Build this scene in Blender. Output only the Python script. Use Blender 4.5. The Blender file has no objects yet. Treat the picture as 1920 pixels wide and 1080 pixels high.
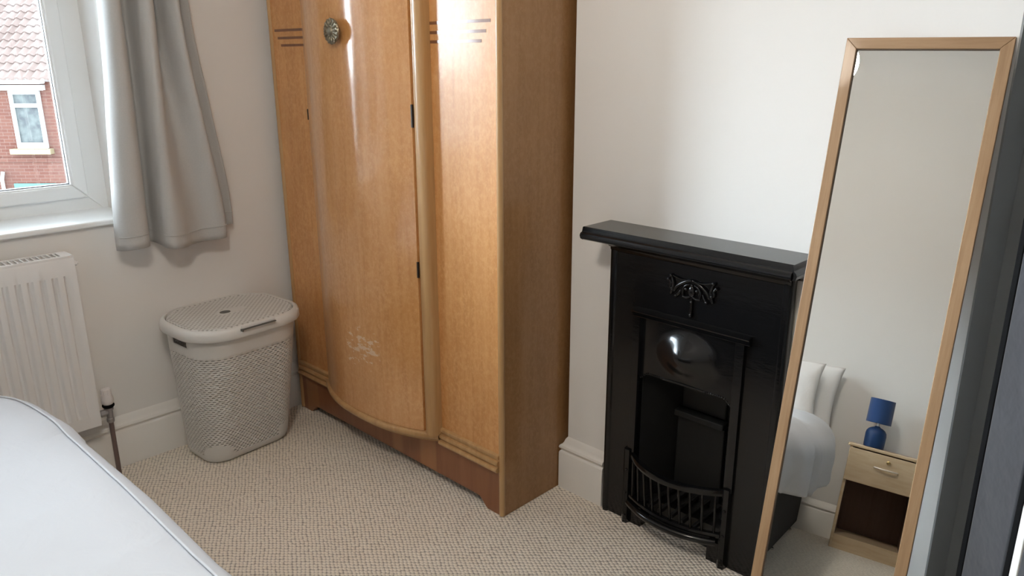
import bpy, bmesh, math, random
from mathutils import Vector, Matrix, noise
random.seed(7)
sc = bpy.context.scene
col = sc.collection
PI = math.pi

# ------------------------------------------------------------------ camera
cam_d = bpy.data.cameras.new('camera')
cam_d.sensor_width = 36.0
cam_d.lens = 1447.3 / 1920 * 36.0
cam_d.clip_start = 0.02
cam_d.clip_end = 200
cam = bpy.data.objects.new('camera', cam_d)
col.objects.link(cam)
PITCH, YAW, ROLL = 0.290468, 0.768922, -0.002608
fw = Vector((-math.sin(YAW) * math.cos(PITCH), math.cos(YAW) * math.cos(PITCH), -math.sin(PITCH)))
rt = Vector((math.cos(YAW), math.sin(YAW), 0))
upv = rt.cross(fw)
r2 = math.cos(ROLL) * rt + math.sin(ROLL) * upv
u2 = -math.sin(ROLL) * rt + math.cos(ROLL) * upv
m = Matrix((r2, u2, -fw)).transposed().to_4x4()
m.translation = Vector((0, 0, 1.5))
cam.matrix_world = m
sc.camera = cam

# ------------------------------------------------------------------ world, light, exposure
SKY_BASE, SKY_LOBE, SKY_POW = 1.3, 7.2, 2.0
SKY_Z, SKY_W = 0.24, 0.20      # unseen bright sky band, added low so it lights walls more than the bed
SKY_DIR = Vector((-0.90, -0.42, 0.0)).normalized()
world = bpy.data.worlds.new('overcast_sky')
sc.world = world
world.use_nodes = True
wt = world.node_tree
wt.nodes.clear()
wo = wt.nodes.new('ShaderNodeOutputWorld')
bg = wt.nodes.new('ShaderNodeBackground')
tc = wt.nodes.new('ShaderNodeTexCoord')
dt = wt.nodes.new('ShaderNodeVectorMath'); dt.operation = 'DOT_PRODUCT'
dt.inputs[1].default_value = SKY_DIR
wt.links.new(tc.outputs['Generated'], dt.inputs[0])
mx = wt.nodes.new('ShaderNodeMath'); mx.operation = 'MAXIMUM'; mx.inputs[1].default_value = 0
wt.links.new(dt.outputs['Value'], mx.inputs[0])
pw = wt.nodes.new('ShaderNodeMath'); pw.operation = 'POWER'; pw.inputs[1].default_value = SKY_POW
wt.links.new(mx.outputs[0], pw.inputs[0])
ma = wt.nodes.new('ShaderNodeMath'); ma.operation = 'MULTIPLY_ADD'
ma.inputs[1].default_value = SKY_LOBE; ma.inputs[2].default_value = SKY_BASE
sz_ = wt.nodes.new('ShaderNodeSeparateXYZ'); wt.links.new(tc.outputs['Generated'], sz_.inputs[0])
def wmath(op, a, b=None):
    n_ = wt.nodes.new('ShaderNodeMath'); n_.operation = op
    for i_, v_ in enumerate((a, b)):
        if v_ is None: continue
        if isinstance(v_, (int, float)): n_.inputs[i_].default_value = v_
        else: wt.links.new(v_, n_.inputs[i_])
    return n_.outputs[0]
zz = wmath('MAXIMUM', wmath('DIVIDE', wmath('SUBTRACT', sz_.outputs[2], SKY_Z), SKY_W), 0.0)
band = wmath('EXPONENT', wmath('MULTIPLY', wmath('MULTIPLY', zz, zz), -1.0))
wt.links.new(wmath('MULTIPLY', pw.outputs[0], band), ma.inputs[0])
bg.inputs['Color'].default_value = (0.86, 0.955, 1.06, 1)
wt.links.new(ma.outputs[0], bg.inputs['Strength'])
wt.links.new(bg.outputs[0], wo.inputs[0])

sc.view_settings.view_transform = 'Standard'
sc.view_settings.look = 'None'
sc.view_settings.gamma = 1.0
sc.view_settings.use_curve_mapping = False
sc.view_settings.exposure = 2.76
sc.cycles.max_bounces = 16
sc.cycles.diffuse_bounces = 10
sc.cycles.glossy_bounces = 6
sc.cycles.transparent_max_bounces = 16

# ------------------------------------------------------------------ helpers
def tag(o, label=None, cat=None, group=None, kind=None):
    if label: o['label'] = label
    if cat: o['category'] = cat
    if group: o['group'] = group
    if kind: o['kind'] = kind
    return o

def root(name, loc, label, cat, group=None, rot=None):
    o = bpy.data.objects.new(name, None)
    o.empty_display_size = 0.05
    col.objects.link(o)
    o.location = loc
    if rot is not None: o.rotation_euler = rot
    return tag(o, label, cat, group)

def wpos(o):
    v = Vector((0, 0, 0))
    while o is not None:
        v += o.location
        o = o.parent
    return v

def obj(name, bm, mat, parent=None, smooth=None, local=False, bevel=0, bseg=2):
    """one bmesh -> one object; coordinates are the room's unless local"""
    me = bpy.data.meshes.new(name)
    bmesh.ops.recalc_face_normals(bm, faces=bm.faces)
    if parent is not None and not local:
        bmesh.ops.translate(bm, vec=-wpos(parent), verts=bm.verts)
    bm.to_mesh(me); bm.free()
    o = bpy.data.objects.new(name, me)
    col.objects.link(o)
    if parent is not None: o.parent = parent
    for mm in (mat if isinstance(mat, (list, tuple)) else [mat]): me.materials.append(mm)
    if bevel:
        b = o.modifiers.new('bevel', 'BEVEL'); b.width = bevel; b.segments = bseg; b.limit_method = 'ANGLE'
        b.angle_limit = math.radians(40)
    if smooth is not None:
        for p in me.polygons: p.use_smooth = True
        if smooth < 180:
            me.set_sharp_from_angle(angle=math.radians(smooth))
    return o

def struct(name, bm, mat, **k):
    o = obj(name, bm, mat, **k)
    o['kind'] = 'structure'
    return o

def B(): return bmesh.new()

def box(bm, x0, x1, y0, y1, z0, z1, mi=0):
    vs = [bm.verts.new((x, y, z)) for x in (x0, x1) for y in (y0, y1) for z in (z0, z1)]
    for q in ((0, 1, 3, 2), (4, 6, 7, 5), (0, 4, 5, 1), (2, 3, 7, 6), (0, 2, 6, 4), (1, 5, 7, 3)):
        f = bm.faces.new([vs[i] for i in q]); f.material_index = mi
    return vs

def quad(bm, pts, mi=0):
    f = bm.faces.new([bm.verts.new(p) for p in pts]); f.material_index = mi
    return f

def prism(bm, outline, axis, a, b, mi=0):
    """outline 2-D list swept along an axis ('x','y','z') from a to b"""
    def P(p, t):
        if axis == 'x': return (t, p[0], p[1])
        if axis == 'y': return (p[0], t, p[1])
        return (p[0], p[1], t)
    A = [bm.verts.new(P(p, a)) for p in outline]
    Bv = [bm.verts.new(P(p, b)) for p in outline]
    n = len(outline)
    for i in range(n):
        bm.faces.new((A[i], A[(i + 1) % n], Bv[(i + 1) % n], Bv[i])).material_index = mi
    bm.faces.new(A).material_index = mi
    bm.faces.new(Bv[::-1]).material_index = mi

def tube(bm, pts, rad, seg=8, cap=True, mi=0):
    pts = [Vector(p) for p in pts]
    rads = rad if isinstance(rad, (list, tuple)) else [rad] * len(pts)
    rings = []
    prev = None
    for i, p in enumerate(pts):
        t = (pts[min(i + 1, len(pts) - 1)] - pts[max(i - 1, 0)]).normalized()
        if prev is None:
            a = Vector((0, 0, 1)) if abs(t.z) < 0.9 else Vector((0, 1, 0))
            n1 = t.cross(a).normalized()
        else:
            n1 = (prev - t * prev.dot(t)).normalized()
        prev = n1
        n2 = t.cross(n1)
        rings.append([bm.verts.new(p + rads[i] * (math.cos(2 * PI * k / seg) * n1 + math.sin(2 * PI * k / seg) * n2)) for k in range(seg)])
    for a, b in zip(rings, rings[1:]):
        for k in range(seg):
            bm.faces.new((a[k], a[(k + 1) % seg], b[(k + 1) % seg], b[k])).material_index = mi
    if cap:
        bm.faces.new(rings[0][::-1]).material_index = mi
        bm.faces.new(rings[-1]).material_index = mi

def lathe(bm, c, prof, seg=32, axis='z', cap=True):
    """prof: list of (r, h)"""
    rings = []
    for r, h in prof:
        ring = []
        for k in range(seg):
            a = 2 * PI * k / seg
            u, v = r * math.cos(a), r * math.sin(a)
            if axis == 'z': p = (c[0] + u, c[1] + v, c[2] + h)
            elif axis == 'y': p = (c[0] + u, c[1] + h, c[2] + v)
            else: p = (c[0] + h, c[1] + u, c[2] + v)
            ring.append(bm.verts.new(p))
        rings.append(ring)
    for a, b in zip(rings, rings[1:]):
        for k in range(seg):
            bm.faces.new((a[k], a[(k + 1) % seg], b[(k + 1) % seg], b[k]))
    if cap:
        bm.faces.new(rings[0][::-1]); bm.faces.new(rings[-1])

def ball(bm, c, rx, ry, rz, su=12, sv=8, rot=None):
    mt = Matrix.Translation(c)
    if rot is not None: mt = mt @ rot
    mt = mt @ Matrix.Diagonal((rx, ry, rz, 1))
    bmesh.ops.create_uvsphere(bm, u_segments=su, v_segments=sv, radius=1, matrix=mt)

def sheet(bm, rows, mi=0, closed=False):
    """grid of points -> quads"""
    V = [[bm.verts.new(p) for p in r] for r in rows]
    for a, b in zip(V, V[1:]):
        n = len(a)
        for k in range(n if closed else n - 1):
            bm.faces.new((a[k], a[(k + 1) % n], b[(k + 1) % n], b[k])).material_index = mi
    return V

def lerp(a, b, t): return a + (b - a) * t
def sstep(a, b, x):
    t = min(1, max(0, (x - a) / (b - a)))
    return t * t * (3 - 2 * t)

def spline(pts, n):
    """Catmull-Rom through pts"""
    pts = [Vector(p) for p in pts]
    P = [pts[0] * 2 - pts[1]] + pts + [pts[-1] * 2 - pts[-2]]
    out = []
    seg = len(pts) - 1
    for i in range(n + 1):
        t = i / n * seg
        k = min(int(t), seg - 1); u = t - k
        a, b, c, d = P[k:k + 4]
        out.append(0.5 * ((2 * b) + (c - a) * u + (2 * a - 5 * b + 4 * c - d) * u * u + (3 * b - a - 3 * c + d) * u ** 3))
    return out

# ------------------------------------------------------------------ materials
def srgb(r, g, b):
    f = lambda c: (c / 12.92 if c <= 0.04045 else ((c + 0.055) / 1.055) ** 2.4)
    return (f(r / 255), f(g / 255), f(b / 255), 1)

class M:
    """small node-material builder"""
    def __init__(s, name, base, rough=0.5, metal=0.0, spec=0.5, coat=0.0, coat_rough=0.05, sheen=0.0):
        s.m = bpy.data.materials.new(name); s.m.use_nodes = True
        s.t = s.m.node_tree; s.n = s.t.nodes
        s.b = s.n['Principled BSDF']
        s.b.inputs['Base Color'].default_value = base
        s.b.inputs['Roughness'].default_value = rough
        s.b.inputs['Metallic'].default_value = metal
        s.b.inputs['Specular IOR Level'].default_value = spec
        s.b.inputs['Coat Weight'].default_value = coat
        s.b.inputs['Coat Roughness'].default_value = coat_rough
        s.b.inputs['Sheen Weight'].default_value = sheen
        s._co = None
    def new(s, typ, **k):
        n = s.n.new(typ)
        for a, v in k.items(): setattr(n, a, v)
        return n
    def link(s, a, b): s.t.links.new(a, b)
    def coord(s, scale=(1, 1, 1), rot=(0, 0, 0), loc=(0, 0, 0)):
        if s._co is None: s._co = s.new('ShaderNodeTexCoord')
        mp = s.new('ShaderNodeMapping')
        mp.inputs['Scale'].default_value = scale; mp.inputs['Rotation'].default_value = rot; mp.inputs['Location'].default_value = loc
        s.link(s._co.outputs['Object'], mp.inputs[0])
        return mp.outputs[0]
    def noise(s, scale, vec=None, detail=4, rough=0.55, dist=0):
        n = s.new('ShaderNodeTexNoise')
        n.inputs['Scale'].default_value = scale; n.inputs['Detail'].default_value = detail
        n.inputs['Roughness'].default_value = rough; n.inputs['Distortion'].default_value = dist
        if vec is None: vec = s.coord()
        s.link(vec, n.inputs['Vector'])
        return n.outputs['Fac']
    def ramp(s, fac, stops, interp='LINEAR'):
        r = s.new('ShaderNodeValToRGB'); r.color_ramp.interpolation = interp
        e = r.color_ramp.elements
        e[0].position, e[0].color = stops[0]
        e[1].position, e[1].color = stops[-1]
        for p, c in stops[1:-1]:
            x = e.new(p); x.color = c
        s.link(fac, r.inputs[0])
        return r.outputs[0]
    def mix(s, fac, a, b, typ='MIX'):
        x = s.new('ShaderNodeMix', data_type='RGBA', blend_type=typ)
        for sock, v in ((x.inputs[0], fac), (x.inputs[6], a), (x.inputs[7], b)):
            if isinstance(v, (int, float, tuple)): sock.default_value = v
            else: s.link(v, sock)
        return x.outputs[2]
    def math(s, op, a, b=None, c=None):
        x = s.new('ShaderNodeMath', operation=op)
        for i, v in enumerate((a, b, c)):
            if v is None: continue
            if isinstance(v, (int, float)): x.inputs[i].default_value = v
            else: s.link(v, x.inputs[i])
        return x.outputs[0]
    def base(s, out): s.link(out, s.b.inputs['Base Color']); return s
    def roughness(s, out): s.link(out, s.b.inputs['Roughness']); return s
    def bump(s, h, strength=0.3, dist=0.002, coat=False):
        b = s.new('ShaderNodeBump')
        b.inputs['Strength'].default_value = strength; b.inputs['Distance'].default_value = dist
        s.link(h, b.inputs['Height'])
        s.link(b.outputs[0], s.b.inputs['Normal'])
        if coat: s.link(b.outputs[0], s.b.inputs['Coat Normal'])
        return s

def g(v): return (v, v, v, 1)

def paint(name, c, rough=0.75, amp=0.03, bump=0.06):
    k = M(name, c, rough, spec=0.3)
    n = k.noise(3.0, detail=3)
    d = tuple(x * (1 - amp) for x in c[:3]) + (1,)
    k.base(k.mix(n, d, c))
    if bump: k.bump(k.noise(220, detail=2), bump, 0.001)
    return k.m

m_wall = paint('wall_paint', (0.775, 0.765, 0.748, 1))
m_ceil = paint('ceiling_paint', (0.82, 0.81, 0.795, 1))
m_dark_wall = paint('charcoal_wall_paint', (0.33, 0.34, 0.343, 1), amp=0.1)
m_right_wall = paint('low_bounce_wall_grey', (0.22, 0.225, 0.23, 1), amp=0.1)  # unseen right wall darkened to cut the light it bounces back
m_gloss_white = paint('white_gloss_paint', (0.78, 0.765, 0.735, 1), rough=0.4, bump=0.03)
m_upvc = M('white_upvc', (0.80, 0.82, 0.83, 1), 0.28, spec=0.5).m
m_rubber = M('black_gasket', (0.03, 0.035, 0.045, 1), 0.5).m

def carpet():
    k = M('looped_carpet', (0.5, 0.45, 0.38, 1), 0.95, spec=0.1, sheen=0.15)
    v = k.new('ShaderNodeTexVoronoi', voronoi_dimensions='2D', feature='F1')
    v.inputs['Randomness'].default_value = 0.22
    v.inputs['Scale'].default_value = 1.0
    wob = k.new('ShaderNodeVectorMath', operation='ADD')
    nz = k.new('ShaderNodeTexNoise'); nz.inputs['Scale'].default_value = 9; nz.inputs['Detail'].default_value = 1
    co = k.coord()
    k.link(co, nz.inputs['Vector'])
    sc_ = k.new('ShaderNodeVectorMath', operation='SCALE'); sc_.inputs['Scale'].default_value = 0.012
    k.link(nz.outputs['Color'], sc_.inputs[0])
    k.link(co, wob.inputs[0]); k.link(sc_.outputs[0], wob.inputs[1])
    mp = k.new('ShaderNodeMapping'); mp.inputs['Scale'].default_value = (66, 90, 1); mp.inputs['Rotation'].default_value = (0, 0, math.radians(38))
    k.link(wob.outputs[0], mp.inputs[0]); k.link(mp.outputs[0], v.inputs['Vector'])
    d = v.outputs['Distance']
    loop = k.ramp(d, [(0.30, g(1)), (0.48, g(0.80)), (0.66, g(0.34))])
    tone = k.mix(k.noise(2.2, detail=3), (0.76, 0.69, 0.595, 1), (0.85, 0.78, 0.68, 1))
    fleck = k.mix(k.noise(160, detail=2), tone, (0.88, 0.81, 0.71, 1))
    k.base(k.mix(1.0, fleck, loop, 'MULTIPLY'))
    k.bump(k.math('SUBTRACT', 1.0, d), 0.9, 0.006)
    return k.m
m_carpet = carpet()

def brick(name):
    k = M(name, (0.3, 0.1, 0.07, 1), 0.9, spec=0.1)
    b = k.new('ShaderNodeTexBrick')
    b.inputs['Scale'].default_value = 1.0
    b.inputs['Brick Width'].default_value = 0.225; b.inputs['Row Height'].default_value = 0.075; b.inputs['Mortar Size'].default_value = 0.006
    b.inputs['Color1'].default_value = (0.085, 0.025, 0.016, 1); b.inputs['Color2'].default_value = (0.115, 0.045, 0.030, 1)
    b.inputs['Mortar'].default_value = (0.14, 0.105, 0.09, 1)
    k.link(k.coord(rot=(PI / 2, 0, 0)), b.inputs['Vector'])
    k.base(k.mix(k.noise(1.1, detail=3), b.outputs['Color'], (0.11, 0.062, 0.052, 1)))
    return k.m
m_brick = brick('red_brick')
kt = M('clay_pantile', (0.45, 0.30, 0.25, 1), 0.85, spec=0.2)
kt.base(kt.ramp(kt.noise(1.6, kt.coord((1.3, 0.5, 0.5)), detail=6, rough=0.7), [(0.25, (0.125, 0.09, 0.08, 1)), (0.5, (0.165, 0.125, 0.112, 1)), (0.75, (0.20, 0.17, 0.158, 1))]))
m_tile = kt.m
m_white_ext = M('white_exterior_paint', (0.42, 0.42, 0.415, 1), 0.5).m
m_stone = M('cream_stone_sill', (0.22, 0.18, 0.105, 1), 0.8).m
m_turq = M('turquoise_paint', (0.05, 0.36, 0.36, 1), 0.5).m
m_ground = paint('pale_bounce_ground', (0.74, 0.73, 0.71, 1))  # unseen ground made pale so it bounces light and brightens reflections
kd = M('far_window_glass', (0.10, 0.12, 0.12, 1), 0.15, spec=0.15)
kd.base(kd.ramp(kd.noise(4, detail=5), [(0.35, (0.055, 0.06, 0.065, 1)), (0.6, (0.10, 0.112, 0.11, 1))]))
m_farglass = kd.m

def glass(name):
    m = bpy.data.materials.new(name); m.use_nodes = True
    t = m.node_tree; t.nodes.clear()
    o = t.nodes.new('ShaderNodeOutputMaterial'); mixs = t.nodes.new('ShaderNodeMixShader')
    tr = t.nodes.new('ShaderNodeBsdfTransparent'); gl = t.nodes.new('ShaderNodeBsdfGlossy'); fr = t.nodes.new('ShaderNodeFresnel')
    tr.inputs['Color'].default_value = (0.94, 0.96, 0.955, 1)
    gl.inputs['Roughness'].default_value = 0.0
    fr.inputs['IOR'].default_value = 1.45
    t.links.new(fr.outputs[0], mixs.inputs[0]); t.links.new(tr.outputs[0], mixs.inputs[1]); t.links.new(gl.outputs[0], mixs.inputs[2])
    t.links.new(mixs.outputs[0], o.inputs[0])
    return m
m_glass = glass('window_glass')

def wood(name, dark, mid, light, rough, coat, grain=(40, 40, 2.5), speck=True, bands=None, scratch=False, coat_rough=0.08):
    k = M(name, mid, rough, spec=0.4, coat=coat, coat_rough=coat_rough)
    n1 = k.noise(1.0, k.coord(grain), detail=5, rough=0.6, dist=0.4)
    c = k.ramp(n1, [(0.15, dark), (0.5, mid), (0.88, light)])
    if speck:
        sp = k.noise(80, k.coord((1, 1, 0.7)), detail=3, rough=0.75)
        c = k.mix(k.ramp(sp, [(0.42, g(0)), (0.66, g(0.7))]), c, light)
        lg = k.noise(5, detail=3)
        c = k.mix(k.ramp(lg, [(0.4, g(0)), (0.75, g(0.35))]), c, dark)
    if scratch:   # pale chips and scuffs low on the door
        def ell(cx, cz, rx, rz):
            s_ = k.new('ShaderNodeSeparateXYZ'); k.link(k.coord(), s_.inputs[0])
            dx = k.math('DIVIDE', k.math('SUBTRACT', s_.outputs[0], cx), rx)
            dz = k.math('DIVIDE', k.math('SUBTRACT', s_.outputs[2], cz), rz)
            return k.math('ADD', k.math('MULTIPLY', dx, dx), k.math('MULTIPLY', dz, dz))
        e = ell(0.0, 0.475, 0.17, 0.10)
        near = k.ramp(e, [(0.0, g(1)), (1.0, g(0))])
        st = k.noise(1.0, k.coord((26, 26, 60), rot=(0, math.radians(35), 0)), detail=4, rough=0.65)
        chip = k.ramp(k.math('ADD', k.math('MULTIPLY', near, 0.26), st), [(0.735, g(0)), (0.765, g(0.8))])
        c = k.mix(chip, c, (0.66, 0.50, 0.36, 1))
        k.link(k.math('SUBTRACT', coat, k.math('MULTIPLY', chip, coat)), k.b.inputs['Coat Weight'])
    k.base(c)
    k.bump(n1, 0.06, 0.001)
    return k

HONEY = ((0.47, 0.205, 0.060, 1), (0.60, 0.285, 0.095, 1), (0.71, 0.39, 0.165, 1))
m_ward = wood('honey_veneer', *HONEY, 0.42, 0.36, coat_rough=0.14).m
m_ward_side = wood('shaded_side_veneer', (0.235, 0.115, 0.040, 1), (0.30, 0.15, 0.055, 1), (0.37, 0.20, 0.085, 1), 0.45, 0.5).m  # honey veneer darkened to paint shade on the side facing away from daylight
kwd = wood('honey_veneer_scuffed', *HONEY, 0.42, 1.0, scratch=True, coat_rough=0.11)
kwd.b.inputs['Coat IOR'].default_value = 1.9
m_ward_door = kwd.m
m_ward_edge = wood('pale_edge_wood', (0.36, 0.19, 0.075, 1), (0.46, 0.27, 0.115, 1), (0.56, 0.36, 0.17, 1), 0.4, 0.6, speck=False).m
m_inlay = wood('dark_inlay_wood', (0.14, 0.055, 0.022, 1), (0.19, 0.075, 0.03, 1), (0.24, 0.10, 0.045, 1), 0.45, 0.5, speck=False).m
def plinth_mat():
    k = wood('walnut_plinth_veneer', (0.19, 0.068, 0.026, 1), (0.25, 0.095, 0.036, 1), (0.31, 0.125, 0.05, 1), 0.42, 0.6, grain=(22, 22, 2), speck=False)
    sx = k.new('ShaderNodeSeparateXYZ'); k.link(k.coord(), sx.inputs[0])
    w = k.new('ShaderNodeTexNoise', noise_dimensions='1D'); w.inputs['Scale'].default_value = 6.5; w.inputs['Detail'].default_value = 0
    k.link(sx.outputs[0], w.inputs['W'])
    old = k.b.inputs['Base Color'].links[0].from_socket
    k.base(k.mix(k.ramp(w.outputs['Fac'], [(0.60, g(0)), (0.66, g(0.6))]), old, (0.40, 0.18, 0.066, 1)))
    return k.m
m_plinth = plinth_mat()
m_bronze = M('antique_bronze', (0.26, 0.23, 0.17, 1), 0.38, metal=0.9).m
m_dark_strip = M('dark_strip_brown', (0.03, 0.022, 0.018, 1), 0.5, metal=0.4).m
m_oak = wood('light_oak', (0.24, 0.135, 0.064, 1), (0.325, 0.197, 0.104, 1), (0.42, 0.275, 0.16, 1), 0.5, 0.15, grain=(90, 90, 5), speck=False).m
m_oak_h = wood('light_oak_crosswise', (0.24, 0.135, 0.064, 1), (0.325, 0.197, 0.104, 1), (0.42, 0.275, 0.16, 1), 0.5, 0.15, grain=(5, 90, 90), speck=False).m
m_oak_in = M('dark_frame_rebate', (0.10, 0.06, 0.035, 1), 0.6).m
m_birch = wood('pale_birch', (0.45, 0.32, 0.19, 1), (0.54, 0.41, 0.265, 1), (0.62, 0.49, 0.34, 1), 0.45, 0.2, grain=(6, 40, 40), speck=False).m
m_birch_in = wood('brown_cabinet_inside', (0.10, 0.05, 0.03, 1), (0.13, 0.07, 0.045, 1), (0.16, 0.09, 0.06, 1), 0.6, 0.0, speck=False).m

ki = M('black_stove_enamel', (0.0045, 0.0048, 0.0056, 1), 0.2, spec=0.28, coat=0.32, coat_rough=0.05)
ki.bump(ki.noise(1.0, ki.coord((14, 14, 60)), detail=4, rough=0.6), 0.10, 0.003, coat=True)
m_iron = ki.m
m_iron_rough = M('sooty_iron', (0.012, 0.012, 0.012, 1), 0.45).m
m_brickback = M('grey_fireback', (0.012, 0.0125, 0.013, 1), 0.5, spec=0.3).m

kf = M('grey_curtain_cotton', (0.44, 0.415, 0.38, 1), 0.95, spec=0.1, sheen=0.2)
kf.base(kf.mix(kf.noise(260, detail=2), (0.43, 0.43, 0.425, 1), (0.50, 0.50, 0.495, 1)))
kf.bump(kf.noise(420, detail=2), 0.25, 0.001)
m_curtain = kf.m
kl = M('white_bed_cotton', (0.47, 0.485, 0.515, 1), 0.9, spec=0.1, sheen=0.1)
kl.bump(kl.noise(9, detail=4, dist=0.6), 0.28, 0.012)
m_linen = kl.m
kp = M('white_pillow_cotton', (0.80, 0.80, 0.80, 1), 0.9, spec=0.1)
kp.bump(kp.noise(11, detail=4, dist=0.6), 0.3, 0.012)
m_pillow = kp.m
m_matt = M('white_mattress_ticking', (0.7, 0.7, 0.7, 1), 0.9).m
m_divan = paint('black_divan_fabric', (0.022, 0.023, 0.026, 1), rough=0.95, amp=0.2)
m_chrome = M('chrome', (0.75, 0.75, 0.76, 1), 0.12, metal=1).m
m_basket = M('light_grey_plastic', (0.64, 0.635, 0.62, 1), 0.42, spec=0.4).m
kb = M('dimpled_grey_plastic', (0.64, 0.635, 0.62, 1), 0.42, spec=0.4)
vb = kb.new('ShaderNodeTexVoronoi', voronoi_dimensions='2D'); vb.inputs['Scale'].default_value = 1; vb.inputs['Randomness'].default_value = 0.0
kb.link(kb.coord((66, 66, 1), rot=(0, 0, PI / 4)), vb.inputs['Vector'])
kb.base(kb.ramp(vb.outputs['Distance'], [(0.20, (0.36, 0.355, 0.335, 1)), (0.34, (0.64, 0.635, 0.62, 1))]))
kb.bump(kb.ramp(vb.outputs['Distance'], [(0.15, g(0)), (0.36, g(1))]), 0.6, 0.003)
m_lid = kb.m
m_slot = M('basket_shadow_gap', (0.10, 0.10, 0.095, 1), 0.6).m
m_rad = M('white_radiator_enamel', (0.74, 0.74, 0.745, 1), 0.3, spec=0.5).m
m_radin = M('radiator_inside', (0.05, 0.05, 0.05, 1), 0.6).m
m_trv = M('white_valve_plastic', (0.70, 0.67, 0.67, 1), 0.35).m
m_valve = M('grey_valve_metal', (0.36, 0.35, 0.36, 1), 0.3, metal=0.8).m
m_pipe = M('dull_copper_pipe', (0.17, 0.125, 0.115, 1), 0.45, metal=0.4).m
m_mirror = M('mirror_silver', (0.86, 0.88, 0.87, 1), 0.0, metal=1).m
m_back = M('mirror_backing_board', (0.25, 0.20, 0.15, 1), 0.8).m
m_blue = paint('blue_ceramic', (0.010, 0.040, 0.130, 1), rough=0.45, bump=0)
m_blue_shade = M('blue_lamp_fabric', (0.008, 0.046, 0.160, 1), 0.85, sheen=0.3).m
m_brass = M('brass', (0.55, 0.40, 0.18, 1), 0.3, metal=1).m
m_satin = M('satin_handle_metal', (0.72, 0.67, 0.60, 1), 0.3, metal=0.7).m
kv = M('grey_velvet', (0.11, 0.11, 0.135, 1), 0.85, spec=0.15, sheen=0.4)
kv.base(kv.mix(kv.noise(9, detail=4), (0.012, 0.012, 0.017, 1), (0.040, 0.042, 0.052, 1)))
kv.bump(kv.noise(14, detail=3), 0.4, 0.006)
m_velvet = kv.m
m_blackedge = M('black_edging', (0.004, 0.004, 0.0045, 1), 0.9, spec=0.1).m
kg = M('warm_glowing_globe', (1, 0.85, 0.65, 1), 0.4)
kg.b.inputs['Emission Color'].default_value = (1, 0.90, 0.78, 1)
kg.b.inputs['Emission Strength'].default_value = 10.5
m_globe = kg.m

# ------------------------------------------------------------------ the room
XL, XR, YB, YA, YF, ZC = -2.93, 0.60, -1.47, 2.14, 1.93, 3.00   # walls; YF = chimney breast face
BX0, BX1 = -1.590, -0.406                                        # chimney breast
WY0, WY1, WZ0, WZ1 = -0.78, 1.04, 0.93, 2.16                     # window opening
bm = B(); box(bm, XL - 0.3, XR + 0.12, YB - 0.12, YA + 0.12, -0.12, 0); struct('floor', bm, m_carpet)
bm = B(); box(bm, XL - 0.3, XR + 0.12, YB - 0.12, YA + 0.12, ZC, ZC + 0.12); struct('ceiling', bm, m_ceil)
bm = B()
for a in ((YB - 0.12, WY0, 0, ZC), (WY1, YA + 0.12, 0, ZC), (WY0, WY1, 0, WZ0), (WY0, WY1, WZ1, ZC)):
    box(bm, XL - 0.30, XL, *a)
struct('wall_left', bm, m_wall)
bm = B()
box(bm, XL, BX0, YA, YA + 0.12, 0, ZC)                           # alcove behind the wardrobe
FX0, FX1, FZ = -1.300, -0.930, 0.60                              # hole for the fire
box(bm, BX0, FX0, YF, YA + 0.12, 0, ZC)
box(bm, FX1, BX1 - 0.004, YF, YA + 0.12, 0, ZC)
box(bm, FX0, FX1, YF, YA + 0.12, FZ, ZC)
struct('wall_far', bm, m_wall)
bm = B()
box(bm, BX1 - 0.004, XR, YA, YA + 0.12, 0, ZC); box(bm, BX1 - 0.004, BX1, YF + 0.0005, YA, 0, ZC)
struct('wall_alcove', bm, m_dark_wall)
bm = B(); box(bm, XR, XR + 0.12, YB - 0.12, YA + 0.12, 0, ZC); struct('wall_right', bm, m_right_wall)
bm = B(); box(bm, XL, XR, YB - 0.12, YB, 0, ZC); struct('wall_back', bm, m_wall)
# coved corner between ceiling and the wall behind the bed, and the other walls
def cove(name, axis, a, b, sx, sz=ZC):
    R_ = 0.22
    pts = [(0, 0)] + [(R_ - R_ * math.sin(t), -R_ + R_ * math.cos(t)) for t in [PI / 2 * i / 8 for i in range(9)]][::-1]
    pts = [(0, 0), ] + [(R_ * (1 - math.cos(PI / 2 * i / 8)), -R_ + R_ * math.sin(PI / 2 * i / 8)) for i in range(9)]
    bm = B()
    if axis == 'x': prism(bm, [(sx[0] + sx[1] * p[0], sz + p[1]) for p in pts], 'x', a, b)
    else: prism(bm, [(sx[0] + sx[1] * p[0], sz + p[1]) for p in pts], 'y', a, b)
    return struct(name, bm, m_wall, smooth=40)
cove('trim_1', 'x', XL, XR, (YB, 1))

SK = [(0, 0), (0.023, 0), (0.023, 0.140), (0.020, 0.146), (0.0165, 0.148), (0.0165, 0.152), (0.021, 0.155), (0.0235, 0.161), (0.021, 0.168), (0.015, 0.172), (0.010, 0.180), (0.006, 0.192), (0, 0.200)]
def skirt(name, path):
    """path: (x, y, nx, ny) wall-line points with the offset direction at each"""
    bm = B()
    rows = [[Vector((x + nx * d, y + ny * d, z)) for d, z in SK] for x, y, nx, ny in path]
    V = sheet(bm, rows)
    bm.faces.new(V[0]); bm.faces.new(V[-1][::-1])
    return struct(name, bm, m_gloss_white, smooth=35)
skirt('baseboard_left', [(XL, YB, 1, 0), (XL, YA, 1, 0)])
skirt('baseboard_far', [(BX0, YA, -1, 0), (BX0, YF, -1, -1), (-1.4185, YF, 0, -1)])
skirt('baseboard_back', [(XL, YB, 0, 1), (XR, YB, 0, 1)])

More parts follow.
